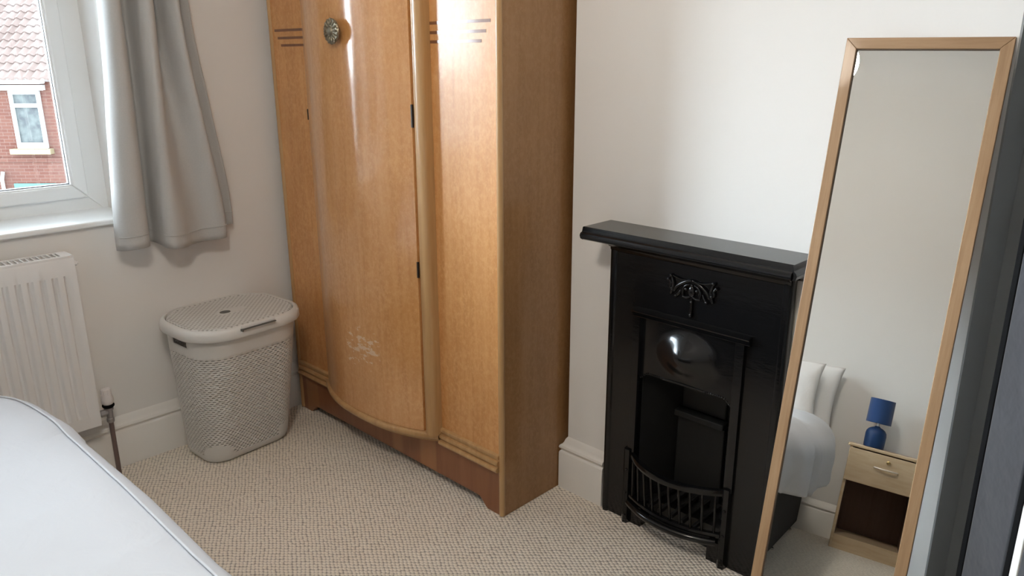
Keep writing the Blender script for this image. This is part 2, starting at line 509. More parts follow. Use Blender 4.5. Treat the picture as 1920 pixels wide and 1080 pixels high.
# ------------------------------------------------------------------ window
def frame_rect(bm, x0, x1, y0, y1, z0, z1, w, mi=0):
    """rectangular frame in the YZ plane with mitred corners"""
    o = [(y0, z0), (y1, z0), (y1, z1), (y0, z1)]
    i = [(y0 + w, z0 + w), (y1 - w, z0 + w), (y1 - w, z1 - w), (y0 + w, z1 - w)]
    for k in range(4):
        l = (k + 1) % 4
        q = [o[k], o[l], i[l], i[k]]
        A = [bm.verts.new((x0, *p)) for p in q]; Bv = [bm.verts.new((x1, *p)) for p in q]
        for e in range(4):
            bm.faces.new((A[e], A[(e + 1) % 4], Bv[(e + 1) % 4], Bv[e])).material_index = mi
        bm.faces.new(A).material_index = mi; bm.faces.new(Bv[::-1]).material_index = mi

win = root('window_1', (XL - 0.25, 0.13, 0.95), 'white plastic casement window in the left wall', 'window')
win['kind'] = 'structure'
WX = -3.175
bm = B()
frame_rect(bm, WX - 0.06, WX - 0.004, WY0 - 0.001, WY1 + 0.001, 0.928, WZ1 + 0.022, 0.072)
box(bm, WX - 0.06, WX - 0.004, 0.092, 0.168, 0.998, WZ1 - 0.048)
obj('frame', bm, m_upvc, win, bevel=0.003)
for (a, b) in ((WY0 + 0.069, 0.097), (0.163, 0.971)):
    bm = B()
    frame_rect(bm, WX - 0.055, WX + 0.012, a, b, 0.997, WZ1 - 0.047, 0.048)
    s = obj('sash', bm, m_upvc, win, bevel=0.006, bseg=3)
    bm = B()
    frame_rect(bm, WX - 0.035, WX + 0.004, a + 0.046, b - 0.046, 1.042, WZ1 - 0.092, 0.008)
    obj('glazing_bead', bm, m_upvc, s, bevel=0.003)
    bm = B()
    frame_rect(bm, WX - 0.034, WX - 0.012, a + 0.052, b - 0.052, 1.049, WZ1 - 0.099, 0.004)
    obj('gasket', bm, m_rubber, s)
    bm = B()
    box(bm, WX - 0.026, WX - 0.022, a + 0.050, b - 0.050, 1.046, WZ1 - 0.096)
    obj('pane', bm, m_glass, s)
bm = B()
box(bm, WX - 0.02, XL + 0.022, WY0, WY1, 0.930, 0.950)
obj('sill', bm, m_upvc, win, bevel=0.006, bseg=3)

# ------------------------------------------------------------------ house across the street
F0 = Vector((-math.sin(YAW), math.cos(YAW), 0)); R0 = Vector((math.cos(YAW), math.sin(YAW), 0))
HD = 18.0
h_rot = YAW
house = root('brick_house', F0 * HD + R0 * -11.0 + Vector((0, 0, -2.9)), 'red brick house with pink clay tiled roof outside the window', 'house', rot=(0, 0, h_rot))
# local frame: x along the facade to the right, y away from us, z up; x=0 is t=-11, z=0 is -2.9
def T(t): return t + 11.0
def Zh(z): return z + 2.9
tl, tr_ = -18.0, -4.0
bm = B(); box(bm, T(tl), T(tr_), 0, 6.0, 0, Zh(1.0)); hw = obj('wall', bm, m_brick, house, local=True)
# pantiled roof: a wavy course per row
bm = B()
pitch = math.radians(38)
ncols, course = 74, 0.27
nrow = 20
cw = (tr_ - tl + 0.4) / ncols
for rI in range(nrow):
    y0, z0 = -0.28 + rI * course * math.cos(pitch), Zh(1.06) + rI * course * math.sin(pitch)
    y1, z1 = y0 + (course + 0.06) * math.cos(pitch), z0 + (course + 0.06) * math.sin(pitch)
    lo, hi, front = [], [], []
    for c in range(ncols * 4 + 1):
        x = T(tl) - 0.2 + c / 4 * cw
        w_ = 0.030 * math.sin(2 * PI * c / 4 * 1.0 + 0.6) + 0.006 * random.random()
        ny, nz = -math.sin(pitch), math.cos(pitch)
        x += 0.10 * 0
        lo.append((x, y0 + ny * (w_ + 0.035), z0 + nz * (w_ + 0.035)))
        hi.append((x + 0.0, y1 + ny * w_, z1 + nz * w_))
        front.append((x, y0 + ny * (w_ - 0.01), z0 + nz * (w_ - 0.01)))
    sheet(bm, [front, lo, hi])
obj('roof', bm, m_tile, house, local=True, smooth=50)
bm = B(); box(bm, T(tl), T(-10.49), -0.24, -0.02, Zh(0.955), Zh(1.065)); obj('gutter', bm, m_white_ext, house, local=True, bevel=0.03)
bm = B(); box(bm, T(tl), T(-10.53), -0.10, 0.0, Zh(0.815), Zh(0.93)); obj('fascia', bm, m_white_ext, house, local=True)
def far_window(t0, t1, z0, z1):
    bm = B()
    x0, x1, a, b = T(t0), T(t1), Zh(z0), Zh(z1)
    w_ = 0.075
    box(bm, x0, x0 + w_, -0.06, 0.05, a, b); box(bm, x1 - w_, x1, -0.06, 0.05, a, b)
    box(bm, x0 + w_, x1 - w_, -0.06, 0.05, b - w_, b); box(bm, x0 + w_, x1 - w_, -0.06, 0.05, a, a + 0.13)
    tz = b - 0.36
    box(bm, x0 + w_, x1 - w_, -0.06, 0.05, tz, tz + 0.085)
    f = obj('window', bm, m_white_ext, house, local=True)
    bm = B(); box(bm, x0 + 0.03, x1 - 0.03, -0.012, 0.02, a + 0.05, b - 0.03)
    obj('pane', bm, m_farglass, f, local=True)
    bm = B(); box(bm, x0 - 0.14, x1 + 0.10, -0.16, 0.02, a - 0.125, a - 0.005)
    obj('window_sill', bm, m_stone, house, local=True, bevel=0.01)
far_window(-11.36, -10.665, -0.485, 0.80)
far_window(-13.9, -12.9, -0.485, 0.80)
far_window(-8.6, -7.6, -0.485, 0.80)
bm = B(); box(bm, T(tl), T(tr_), -0.03, 0.02, Zh(-0.80), Zh(-0.70)); obj('string_course', bm, m_brick, house, local=True)
bm = B(); box(bm, T(-11.62), T(-10.2), -0.03, 0.05, 0.02, Zh(-1.30)); obj('garage_door', bm, m_turq, house, local=True)
bm = B(); tube(bm, [(T(-11.86), -0.07, 0.0), (T(-11.85), -0.07, Zh(-1.2)), (T(-11.80), -0.07, Zh(-1.02))], 0.04); obj('drainpipe', bm, m_white_ext, house, local=True, smooth=60)
bm = B(); box(bm, -300, XL - 0.32, -300, 300, -3.0, -2.9); struct('ground', bm, m_ground)

# ------------------------------------------------------------------ curtain and its rail
cur = root('curtain', (-2.855, 1.15, 0.84), 'grey cotton curtain hanging open at the right of the window', 'curtain')
bot = [(0.948, -2.880), (0.950, -2.840), (0.968, -2.806), (1.005, -2.792), (1.035, -2.806), (1.052, -2.850), (1.066, -2.898), (1.086, -2.902), (1.092, -2.850), (1.094, -2.800), (1.120, -2.778), (1.160, -2.792),
       (1.205, -2.832), (1.255, -2.846), (1.305, -2.822), (1.334, -2.830), (1.340, -2.870), (1.360, -2.898), (1.388, -2.880)]
top = [(1.003, -2.880), (1.004, -2.826), (1.018, -2.796), (1.040, -2.796), (1.060, -2.836), (1.074, -2.888), (1.096, -2.900), (1.106, -2.862), (1.108, -2.806), (1.130, -2.780), (1.152, -2.800), (1.164, -2.862),
       (1.182, -2.896), (1.200, -2.872), (1.212, -2.812), (1.234, -2.790), (1.256, -2.840), (1.276, -2.892), (1.304, -2.866)]
NB = 96
pb = spline([(a, b, 0) for a, b in bot], NB); pt = spline([(a, b, 0) for a, b in top], NB)
rows = []
zb, zt = 0.842, 2.27
for j in range(61):
    t = j / 60
    z = lerp(zb, zt, t)
    w_ = sstep(0, 0.62, t)
    row = []
    for i in range(NB + 1):
        p = pb[i].lerp(pt[i], w_)
        x = p.y; y = p.x
        x += 0.006 * noise.noise(Vector((y * 7, z * 2.2, 3))) + 0.003 * noise.noise(Vector((y * 25, z * 9, 1)))
        y += 0.006 * noise.noise(Vector((y * 4, z * 3, 8)))
        dz = 0.012 * (1 - t) * math.sin(i / NB * 7.0) + 0.022 * (1 - t) * sstep(0.88, 0.93, i / NB)
        row.append((max(x, -2.915), y, z + dz))
    rows.append(row)
bm = B(); sheet(bm, rows)
cl = obj('cloth', bm, m_curtain, cur, smooth=180)
sd = cl.modifiers.new('thickness', 'SOLIDIFY'); sd.thickness = 0.003; sd.offset = 0
bm = B()
for dzz in (0.035,):
    hemrow = [Vector(rows[2][i]) + Vector((0.003, 0, 0.0)) for i in range(0, NB + 1)]
    tube(bm, hemrow, 0.0018, seg=5)
obj('hem', bm, m_curtain, cur, smooth=180)
rl = root('curtain_rail', (-2.86, 0.2, 2.28), 'white curtain rail above the window', 'curtain rail')
bm = B(); tube(bm, [(-2.86, -1.0, 2.282), (-2.86, 1.42, 2.282)], 0.012); obj('pole', bm, m_upvc, rl, smooth=60)
for y in (-0.9, 0.2, 1.36):
    bm = B(); box(bm, -2.93, -2.855, y - 0.012, y + 0.012, 2.275, 2.289); obj('bracket', bm, m_upvc, rl)

# ------------------------------------------------------------------ radiator
rad = root('radiator', (-2.86, 0.1, 0.235), 'white panel radiator below the window', 'radiator')
RY0, RY1, RZ0, RZ1, RXF, RXB = -0.61, 0.785, 0.235, 0.862, -2.812, -2.900
bm = B()
pitchr = 0.0363
ys = []
y = RY1 - 0.030
prof = []
n = int((RY1 - RY0 - 0.06) / pitchr)
for i in range(n):
    c = RY1 - 0.032 - i * pitchr
    for dy, d in ((0, -0.004), (-0.003, -0.003), (-0.009, 0.0075), (-0.013, 0.0085), (-0.022, 0.0085), (-0.026, 0.0075), (-0.0325, -0.003), (-0.0355, -0.004)):
        prof.append((c + dy, d))
prof = [(RY1, 0.0085), (RY1 - 0.012, 0.0085), (RY1 - 0.018, 0.006)] + prof + [(RY0, 0.0085)]
zs = [(RZ0, 0.0), (RZ0 + 0.003, 0.5), (RZ0 + 0.045, 1.0), (RZ0 + 0.07, None), (RZ1 - 0.085, None), (RZ1 - 0.062, 1.0), (RZ1 - 0.010, 1.0), (RZ1 - 0.002, 0.6)]
rows = []
for z, flat in zs:
    rows.append([(RXF - 0.0085 + (d if flat is None else 0.0085 - (0 if flat == 1.0 else 0.003)), yy, z) for yy, d in prof])
sheet(bm, rows)
obj('front_panel', bm, m_rad, rad, smooth=30)
bm = B(); box(bm, RXB, RXB + 0.012, RY0, RY1 - 0.004, RZ0, RZ1 - 0.01); obj('back_panel', bm, m_rad, rad, bevel=0.003)
bm = B(); box(bm, RXB + 0.013, RXF - 0.022, RY0 + 0.01, RY1 - 0.012, RZ0 + 0.02, RZ1 - 0.03); obj('convector_fins', bm, m_radin, rad)
bm = B()
box(bm, RXB, RXB + 0.012, RY0, RY1, RZ1 - 0.004, RZ1 + 0.004); box(bm, RXF - 0.016, RXF - 0.002, RY0, RY1, RZ1 - 0.004, RZ1 + 0.004)
box(bm, RXB + 0.012, RXF - 0.016, RY1 - 0.034, RY1, RZ1 - 0.004, RZ1 + 0.004)
yy = RY1 - 0.034 - 0.0115
while yy > RY0:
    prism(bm, [(RXB + 0.012, yy), (RXF - 0.016, yy), (RXF - 0.016, yy + 0.0055), (RXB + 0.012, yy + 0.0055)], 'z', RZ1 - 0.002, RZ1 + 0.003)
    yy -= 0.0165
obj('top_grille', bm, m_rad, rad, bevel=0.001)
bm = B(); box(bm, RXB, RXF - 0.003, RY1 - 0.0015, RY1 + 0.0015, RZ0 + 0.01, RZ1 + 0.003); obj('side_panel', bm, m_rad, rad, bevel=0.001)
bm = B(); lathe(bm, (-2.84, RY1, RZ1 - 0.03), [(0.009, 0.0), (0.009, 0.012), (0.005, 0.014), (0.005, 0.018)], 12, 'x')
for v in bm.verts:
    d = v.co - Vector((-2.84, RY1, RZ1 - 0.03)); v.co = Vector((-2.84 + d.y, RY1 + d.x, RZ1 - 0.03 + d.z))
obj('bleed_plug', bm, m_rad, rad, smooth=40)
VX, VY = -2.848, 0.826
bm = B(); tube(bm, [(VX, RY1 - 0.004, 0.263), (VX, VY, 0.263)], 0.010, 10)
lathe(bm, (VX, VY, 0), [(0.011, 0.222), (0.013, 0.225), (0.013, 0.238), (0.011, 0.240), (0.012, 0.262), (0.011, 0.270), (0.016, 0.272), (0.016, 0.280), (0.011, 0.283)], 14)
tube(bm, [(VX, VY - 0.03, 0.263), (VX, VY - 0.014, 0.263)], 0.0135, 6)
valve = obj('valve', bm, m_valve, rad, smooth=40)
bm = B(); lathe(bm, (VX, VY, 0), [(0.019, 0.284), (0.021, 0.287), (0.021, 0.291), (0.019, 0.294)], 18); obj('collar', bm, m_blackedge, valve, smooth=40)
bm = B()
lathe(bm, (VX, VY, 0), [(0.016, 0.294), (0.0205, 0.300), (0.0205, 0.318), (0.0175, 0.330), (0.0165, 0.350), (0.014, 0.3535), (0.006, 0.355)], 18)
for k in range(9):
    a = 2 * PI * k / 9
    tube(bm, [(VX + 0.0168 * math.cos(a), VY + 0.0168 * math.sin(a), 0.332), (VX + 0.0160 * math.cos(a), VY + 0.0160 * math.sin(a), 0.352)], 0.0022, 5)
obj('thermostat_head', bm, m_trv, valve, smooth=40)
bm = B(); tube(bm, [(VX, VY, 0.0), (VX, VY, 0.11), (VX, VY, 0.226)], 0.0085, 12); obj('pipe', bm, m_pipe, rad, smooth=50)

# ------------------------------------------------------------------ laundry basket
bk = root('laundry_basket', (-2.715, 1.268, 0), 'light grey plastic laundry basket with lid beside the wardrobe', 'laundry basket', rot=(0, 0, math.radians(3.5)))
def rrect(hx, hy, r, n=16):
    """rounded rectangle outline, 4n points, starting mid +x side"""
    pts = []
    for q, (cx, cy) in enumerate(((hx - r, hy - r), (-(hx - r), hy - r), (-(hx - r), -(hy - r)), (hx - r, -(hy - r)))):
        for i in range(n):
            a = PI / 2 * q + PI / 2 * i / (n - 1)
            pts.append((cx + r * math.cos(a), cy + r * math.sin(a)))
    return pts
def resample(pts, N):
    P = [Vector((x, y, 0)) for x, y in pts]; P.append(P[0])
    L = [0]
    for a, b in zip(P, P[1:]): L.append(L[-1] + (b - a).length)
    out = []; k = 0
    for i in range(N):
        s = L[-1] * i / N
        while L[k + 1] < s: k += 1
        t = (s - L[k]) / max(1e-9, L[k + 1] - L[k])
        out.append(P[k].lerp(P[k + 1], t))
    return out
NP = 124
BT, BBz = 0.545, 0.0
def bring(z, inset=0):
    t = z / BT
    e = 0.0
    if z < 0.030: e = 0.020 * (1 - math.sqrt(max(0, 1 - ((0.030 - z) / 0.030) ** 2)))
    f = t ** 0.9
    hx, hy = lerp(0.121, 0.184, f) - e, lerp(0.180, 0.216, f) - e
    cxo = lerp(-0.058, -0.012, f)
    return [(p.x + cxo, p.y, z) for p in resample(rrect(hx, hy, lerp(0.075, 0.125, f) - e * 0.5), NP)]
zrows = [0.0, 0.004, 0.012, 0.022, 0.034]
while zrows[-1] < 0.455:
    zrows.append(zrows[-1] + 0.0050); zrows.append(zrows[-1] + 0.0036)
ztop = zrows[-1]
zrows += [ztop + 0.012, 0.489, 0.494, 0.517, 0.522, BT]
bm = B()
rings = [[bm.verts.new(p) for p in bring(z)] for z in zrows]
bot_f = bm.faces.new(rings[0][::-1])
hole_i = 0
for j in range(len(zrows) - 1):
    z0, z1 = zrows[j], zrows[j + 1]
    isrow = 0.034 <= z0 < ztop - 0.001 and (z1 - z0) < 0.0045
    if isrow: hole_i += 1
    for k in range(NP):
        a = rings[j][k].co
        # plain pads near the lower corners
        cx, cy = abs(a.x + 0.05), abs(a.y)
        pad = z0 < 0.085 and cx > 0.055 and cy > 0.095 and (z0 < 0.035 + 0.05 * math.sqrt(max(0, 1 - ((math.hypot(cx - 0.11, cy - 0.155)) / 0.075) ** 2)))
        if isrow and not pad and (k + hole_i) % 2 == 0: continue
        # hand holes in both short ends
        if 0.4935 < z0 < 0.518 and abs(a.x + 0.012) < 0.048 and abs(a.y) > 0.18: continue
        bm.faces.new((rings[j][k], rings[j][(k + 1) % NP], rings[j + 1][(k + 1) % NP], rings[j + 1][k]))
body = obj('body', bm, m_basket, bk, local=True, smooth=50)
sd = body.modifiers.new('thickness', 'SOLIDIFY'); sd.thickness = 0.0030; sd.offset = -1
def lring(h, s, z, r):
    return [(p.x - 0.012, p.y, z) for p in resample(rrect(h[0] - s, h[1] - s, max(0.02, r - s)), 96)]
LH, LR = (0.204, 0.238), 0.150
bm = B()
prof = [(0.014, 0.530), (0.003, 0.532), (0.000, 0.536), (0.0, 0.556), (0.004, 0.566), (0.012, 0.572), (0.020, 0.573), (0.0225, 0.570), (0.0225, 0.562)]
sheet(bm, [lring(LH, s, z, LR) for s, z in prof], closed=True)
rim = obj('rim', bm, m_basket, bk, local=True, smooth=55)
bm = B()
prof = [(0.0225, 0.560), (0.0232, 0.5605), (0.0245, 0.561), (0.0255, 0.560)]
sheet(bm, [lring(LH, s, z, LR) for s, z in prof], closed=True)
obj('rim_gap', bm, m_slot, bk, local=True)
bm = B()
prof = [(0.0255, 0.556), (0.0255, 0.569), (0.028, 0.5725), (0.034, 0.5735), (0.037, 0.5715), (0.040, 0.5705), (0.060, 0.5712), (0.09, 0.5720), (0.13, 0.5726), (0.17, 0.5730)]
Vr = sheet(bm, [lring(LH, s, z, LR) for s, z in prof], closed=True)
bm.faces.new(Vr[-1])
lid = obj('lid', bm, m_lid, bk, local=True, smooth=55)
bm = B()   # finger recess, an oval dish in the middle of the lid
for s, z in ((1.0, 0.5733), (0.93, 0.5738), (0.80, 0.5732)): pass
rows = []
for s, z in ((1.05, 0.5728), (1.0, 0.5742), (0.92, 0.5746), (0.84, 0.5738), (0.62, 0.5736)):
    rows.append([(-0.012 + 0.030 * s * math.cos(a), 0.060 * s * math.sin(a) + 0.004, z) for a in [2 * PI * i / 40 for i in range(40)]])
Vr = sheet(bm, rows, closed=True); bm.faces.new(Vr[-1])
obj('finger_recess', bm, m_basket, lid, local=True, smooth=50)
bm = B(); lathe(bm, (-0.012, -0.022, 0.5738), [(0.018, 0.0), (0.018, 0.0004)], 24)
for v in bm.verts: v.co.y = -0.022 + (v.co.y + 0.022) * 1.15
obj('recess_shade', bm, m_slot, lid, local=True)  # flat dark disc; shade of the hollow painted as colour
bm = B(); box(bm, 0.186, 0.196, -0.075, 0.062, 0.552, 0.5775); obj('latch', bm, m_basket, lid, local=True, bevel=0.004)
bm = B(); box(bm, 0.1925, 0.2045, -0.075, 0.060, 0.5645, 0.5675); box(bm, 0.1925, 0.2047, -0.080, -0.075, 0.559, 0.5675); obj('latch_gap', bm, m_slot, lid, local=True)

# ------------------------------------------------------------------ wardrobe
WX0, WX1, WYF, WYB, WH = -2.884, -1.617, 1.623, 2.10, 1.86
wd = root('wardrobe', ((WX0 + WX1) / 2, 1.86, 0), 'tall honey veneered wardrobe with a bowed centre door', 'wardrobe')
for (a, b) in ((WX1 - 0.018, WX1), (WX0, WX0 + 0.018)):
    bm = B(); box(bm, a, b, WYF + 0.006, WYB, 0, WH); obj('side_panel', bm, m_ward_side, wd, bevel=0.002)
bm = B(); box(bm, WX0 + 0.018, WX1 - 0.018, WYB - 0.008, WYB, 0.05, WH); obj('back_panel', bm, m_ward, wd)
bm = B(); box(bm, WX0 - 0.008, WX1 + 0.01, WYF - 0.10, WYB, WH, WH + 0.03); obj('top_panel', bm, m_ward, wd, bevel=0.008)
for x in (WX0 + 0.008, WX1 - 0.008):        # rounded pale front corner posts
    bm = B(); tube(bm, [(x, WYF + 0.006, 0.004), (x, WYF + 0.006, WH)], 0.0105, 12); obj('corner_post', bm, m_ward_edge, wd, smooth=60)
# fixed wings beside the door, each with three inlaid bands
DX0, DX1 = -2.630, -1.930
PZ0 = 0.232
for (a, b, side) in ((DX1 - 0.03, WX1 - 0.018, 'r'), (WX0 + 0.018, DX0 + 0.03, 'l')):
    bm = B(); box(bm, a, b, WYF + 0.004, WYF + 0.020, PZ0 - 0.03, WH)
    wing = obj('wing_panel', bm, m_ward, wd)
    for k, z in enumerate((1.601, 1.573, 1.546)):
        x0, x1 = (a + 0.005, WX1 - 0.039 - 0.019 * k) if side == 'r' else (WX0 + 0.034 + 0.020 * k, b - 0.02)
        bm = B(); box(bm, x0, x1, WYF + 0.0030, WYF + 0.0045, z - 0.0045, z + 0.0045)
        obj('inlay_band', bm, m_inlay, wing)
# bowed door
BC, BHW, BOW = -2.280, 0.350, 0.088
def bowy(x, y0=1.612): return y0 - BOW * (1 - abs((x - BC) / BHW) ** 2.35)
bm = B()
NX = 48
xs = [lerp(DX0, -1.978, i / NX) for i in range(NX + 1)]
zs_ = (0.212, WH - 0.02)
rows = [[(x, bowy(x), z) for x in xs] for z in (zs_[0], 0.6, 1.2, zs_[1])]
rows_b = [[(x, bowy(x) + 0.02, z) for x in xs] for z in (zs_[1], 1.2, 0.6, zs_[0])]
V1 = sheet(bm, rows + rows_b)
for i in range(NX):
    bm.faces.new((V1[0][i], V1[0][i + 1], V1[-1][i + 1], V1[-1][i]))
for e in (0, NX):
    for q in range(3):
        bm.faces.new((V1[q][e], V1[q + 1][e], V1[6 - q][e], V1[7 - q][e]))
door = obj('door', bm, m_ward_door, wd, smooth=40)
def bow_prism(bm, x0, x1, z0, z1, out, back, n=40):
    rows = []
    for z, o_ in ((z0, 0.35), (z0 + 0.004, 0.85), ((z0 + z1) / 2, 1.0), (z1 - 0.004, 0.85), (z1, 0.35)):
        rows.append([(lerp(x0, x1, i / n), bowy(lerp(x0, x1, i / n)) - out * o_, z) for i in range(n + 1)])
    rows.append([(lerp(x0, x1, i / n), bowy(lerp(x0, x1, i / n)) + back, z1) for i in range(n + 1)])
    rows.append([(lerp(x0, x1, i / n), bowy(lerp(x0, x1, i / n)) + back, z0) for i in range(n + 1)])
    V = sheet(bm, rows + [rows[0]])
    bmesh.ops.remove_doubles(bm, verts=bm.verts, dist=1e-6)
    return V
bm = B(); bow_prism(bm, DX0 - 0.004, -1.922, 0.186, 0.210, 0.012, 0.10); obj('bottom_rail', bm, m_ward_edge, door, smooth=50)
bm = B()     # rounded upright stile on the closing side
rows = []
for k in range(13):
    a = PI * k / 12
    rows.append([(-1.9500 - 0.0265 * math.cos(a), bowy(-1.950) + 0.004 - 0.020 * math.sin(a) ** 0.7, z) for z in (0.205, WH - 0.02)])
rows.append([(-1.9235, bowy(-1.95) + 0.05, z) for z in (0.205, WH - 0.02)])
rows.insert(0, [(-1.9765, bowy(-1.95) + 0.05, z) for z in (0.205, WH - 0.02)])
V = sheet(bm, rows)
bm.faces.new([r[0] for r in V]); bm.faces.new([r[1] for r in V][::-1])
obj('stile', bm, m_ward_edge, door, smooth=50)
for (x, z0, z1) in ((-1.977, 1.285, 1.357), (-1.977, 0.785, 0.84), (DX0 + 0.001, 1.275, 1.315)):
    bm = B(); box(bm, x - 0.003, x + 0.003, bowy(x) - 0.0025, bowy(x) + 0.004, z0, z1); obj('dark_strip', bm, m_dark_strip, door)  # small dark brown strips along the door's edges
# medallion knob
KX, KZ = -2.268, 1.583
KY = bowy(KX)
bm = B()
lathe(bm, (KX, KY, KZ), [(0.012, 0.0), (0.012, -0.016), (0.034, -0.018), (0.040, -0.021), (0.041, -0.025), (0.038, -0.029), (0.030, -0.030), (0.016, -0.031), (0.013, -0.036), (0.007, -0.038), (0.001, -0.0385)], 36, 'y')
for k in range(14):
    a = 2 * PI * k / 14
    rot = Matrix.Rotation(-a, 4, 'Y')
    ball(bm, (KX + 0.027 * math.cos(a), KY - 0.030, KZ + 0.027 * math.sin(a)), 0.0105, 0.0045, 0.0040, 10, 6, rot)
    a2 = a + PI / 14
    ball(bm, (KX + 0.0385 * math.cos(a2), KY - 0.027, KZ + 0.0385 * math.sin(a2)), 0.0035, 0.0035, 0.0035, 6, 5)
obj('knob', bm, m_bronze, door, smooth=40)
# mouldings under the wings
for (a, b) in ((DX1 + 0.004, WX1 - 0.016), (WX0 + 0.016, DX0 - 0.002)):
    bm = B()
    y = WYF
    prism(bm, [(y + 0.02, 0.166), (y - 0.008, 0.166), (y - 0.014, 0.170), (y - 0.016, 0.176), (y - 0.013, 0.183), (y - 0.004, 0.186), (y - 0.004, 0.190),
               (y - 0.010, 0.193), (y - 0.011, 0.200), (y - 0.008, 0.206), (y - 0.001, 0.208), (y - 0.001, 0.214), (y - 0.005, 0.217), (y - 0.005, 0.226), (y + 0.002, 0.231), (y + 0.02, 0.232)], 'x', a, b)
    obj('moulding', bm, m_ward_edge, wd, smooth=35)
# plinth with bracket feet
bm = B()
def plz(x):
    d = min(x - WX0, WX1 - x)
    if d < 0.075: return 0.0
    return 0.036 * sstep(0.075, 0.125, d) ** 0.8
xs = sorted(set([lerp(WX0 + 0.004, WX1 - 0.004, i / 160) for i in range(161)]))
fr_ = [[(x, WYF + 0.004, plz(x)) for x in xs], [(x, WYF + 0.004, 0.186) for x in xs], [(x, WYF + 0.024, 0.186) for x in xs], [(x, WYF + 0.024, plz(x)) for x in xs]]
sheet(bm, fr_ + [fr_[0]]); bmesh.ops.remove_doubles(bm, verts=bm.verts, dist=1e-6)
obj('plinth', bm, m_plinth, wd, smooth=30)
bm = B(); box(bm, WX0 + 0.018, WX1 - 0.018, WYF + 0.02, WYB - 0.008, 0.17, 0.186); obj('base_board', bm, m_ward, wd)
# the bowed shelf under the door that carries the rail
bm = B()
n = 30
prf = [(lerp(DX0, DX1, i / n), bowy(lerp(DX0, DX1, i / n)) + 0.004) for i in range(n + 1)] + [(DX1, WYF + 0.02), (DX0, WYF + 0.02)]
prism(bm, prf, 'z', 0.176, 0.188); obj('bowed_sill', bm, m_ward_edge, wd)

# ------------------------------------------------------------------ fireplace
SX0, SX1, SY, SZ = -1.412, -0.817, 1.905, 0.948
CX = (SX0 + SX1) / 2
fp = root('fireplace', (CX, 1.91, 0), 'black painted cast iron fireplace on the chimney breast', 'fireplace')
OX0, OX1, OZ = -1.283, -0.960, 0.550
bm = B()
# slab with opening
prism(bm, [(SX0, 0), (OX0, 0), (OX0, 0.735), (OX1, 0.735), (OX1, 0), (SX1, 0), (SX1, SZ), (SX0, SZ)], 'y', SY, YF - 0.001)
obj('surround', bm, m_iron, fp, bevel=0.003)
bm = B()     # raised border round the slab
for (x0, x1) in ((SX0 + 0.004, SX0 + 0.026), (SX1 - 0.026, SX1 - 0.004)):
    prism(bm, [(x0, SY), (x0 + 0.004, SY - 0.006), (x0 + 0.010, SY - 0.007), (x0 + 0.018, SY - 0.005), (x1, SY)], 'z', 0.0, 0.925)
prism(bm, [(SY, 0.945), (SY - 0.022, 0.945), (SY - 0.016, 0.938), (SY - 0.008, 0.934), (SY - 0.006, 0.926), (SY, 0.920)], 'x', SX0 + 0.004, SX1 - 0.004)
obj('border_moulding', bm, m_iron, fp, smooth=35)
bm = B()
A0, A1, AY = -1.446, -0.762, 1.782
prism(bm, [(YF, 0.949), (SY - 0.026, 0.949), (SY - 0.040, 0.953), (SY - 0.052, 0.962), (AY + 0.048, 0.968), (AY + 0.010, 0.970), (AY + 0.002, 0.974), (AY, 0.982), (AY + 0.003, 0.990), (AY + 0.009, 0.994), (AY + 0.009, 0.999), (AY + 0.014, 1.010), (YF, 1.010)], 'x', A0 + 0.012, A1 - 0.012)
# shaped end returns
for (s, xe) in ((1, A0), (-1, A1)):
    prism(bm, [(xe + s * 0.0122, 0.970), (xe + s * 0.003, 0.973), (xe, 0.982), (xe + s * 0.003, 0.990), (xe + s * 0.009, 0.995), (xe + s * 0.0122, 1.010)], 'y', AY + 0.008, YF)
obj('mantel_shelf', bm, m_iron, fp, smooth=35)
bm = B()     # three-line trim over the fire opening
prism(bm, [(SY, 0.729), (SY - 0.012, 0.731), (SY - 0.014, 0.734), (SY - 0.010, 0.7365), (SY - 0.014, 0.739), (SY - 0.018, 0.7415), (SY - 0.014, 0.7445), (SY - 0.020, 0.747), (SY - 0.022, 0.751), (SY - 0.018, 0.754), (SY, 0.756)], 'x', -1.311, -0.917)
obj('trim_moulding', bm, m_iron, fp, smooth=25)
for (x0, x1) in ((-1.309, -1.284), (-0.960, -0.934)):     # inner frame strips either side
    bm = B(); prism(bm, [(x0 - 0.006, SY), (x0 - 0.002, SY - 0.001), (x0, SY - 0.011), (x1, SY - 0.011), (x1 + 0.002, SY - 0.001), (x1 + 0.002, SY)], 'z', 0.262, 0.729)
    obj('inner_frame', bm, m_iron, fp, bevel=0.0015)
# bulging hood above the fire
bm = B()
def hoody(x, z):
    u = (x + 1.117) / 0.118; w_ = (z - 0.640) / 0.088
    r = math.sqrt(u * u + w_ * w_)
    bulge = 0.036 * (0.5 + 0.5 * math.cos(PI * min(1, r))) if r < 1 else 0
    lip = 0.008 * (1 - ((x + 1.1215) / 0.162) ** 4)
    return SY + 0.004 - bulge - max(0, lip)
def archz(x):
    u = abs((x + 1.1215) / 0.1615)
    return 0.546 + 0.004 * (1 - u) - 0.022 * sstep(0.80, 1.0, u)
rows = []
NXh, NZh = 48, 34
for j in range(NZh + 1):
    rows.append([(lerp(OX0, OX1, i / NXh), hoody(lerp(OX0, OX1, i / NXh), lerp(archz(lerp(OX0, OX1, i / NXh)), 0.735, j / NZh)), lerp(archz(lerp(OX0, OX1, i / NXh)), 0.735, j / NZh)) for i in range(NXh + 1)])
rows.insert(0, [(p[0], p[1] + 0.018, p[2] - 0.001) for p in rows[0]])
sheet(bm, rows)
hood = obj('hood', bm, m_iron, fp, smooth=60)
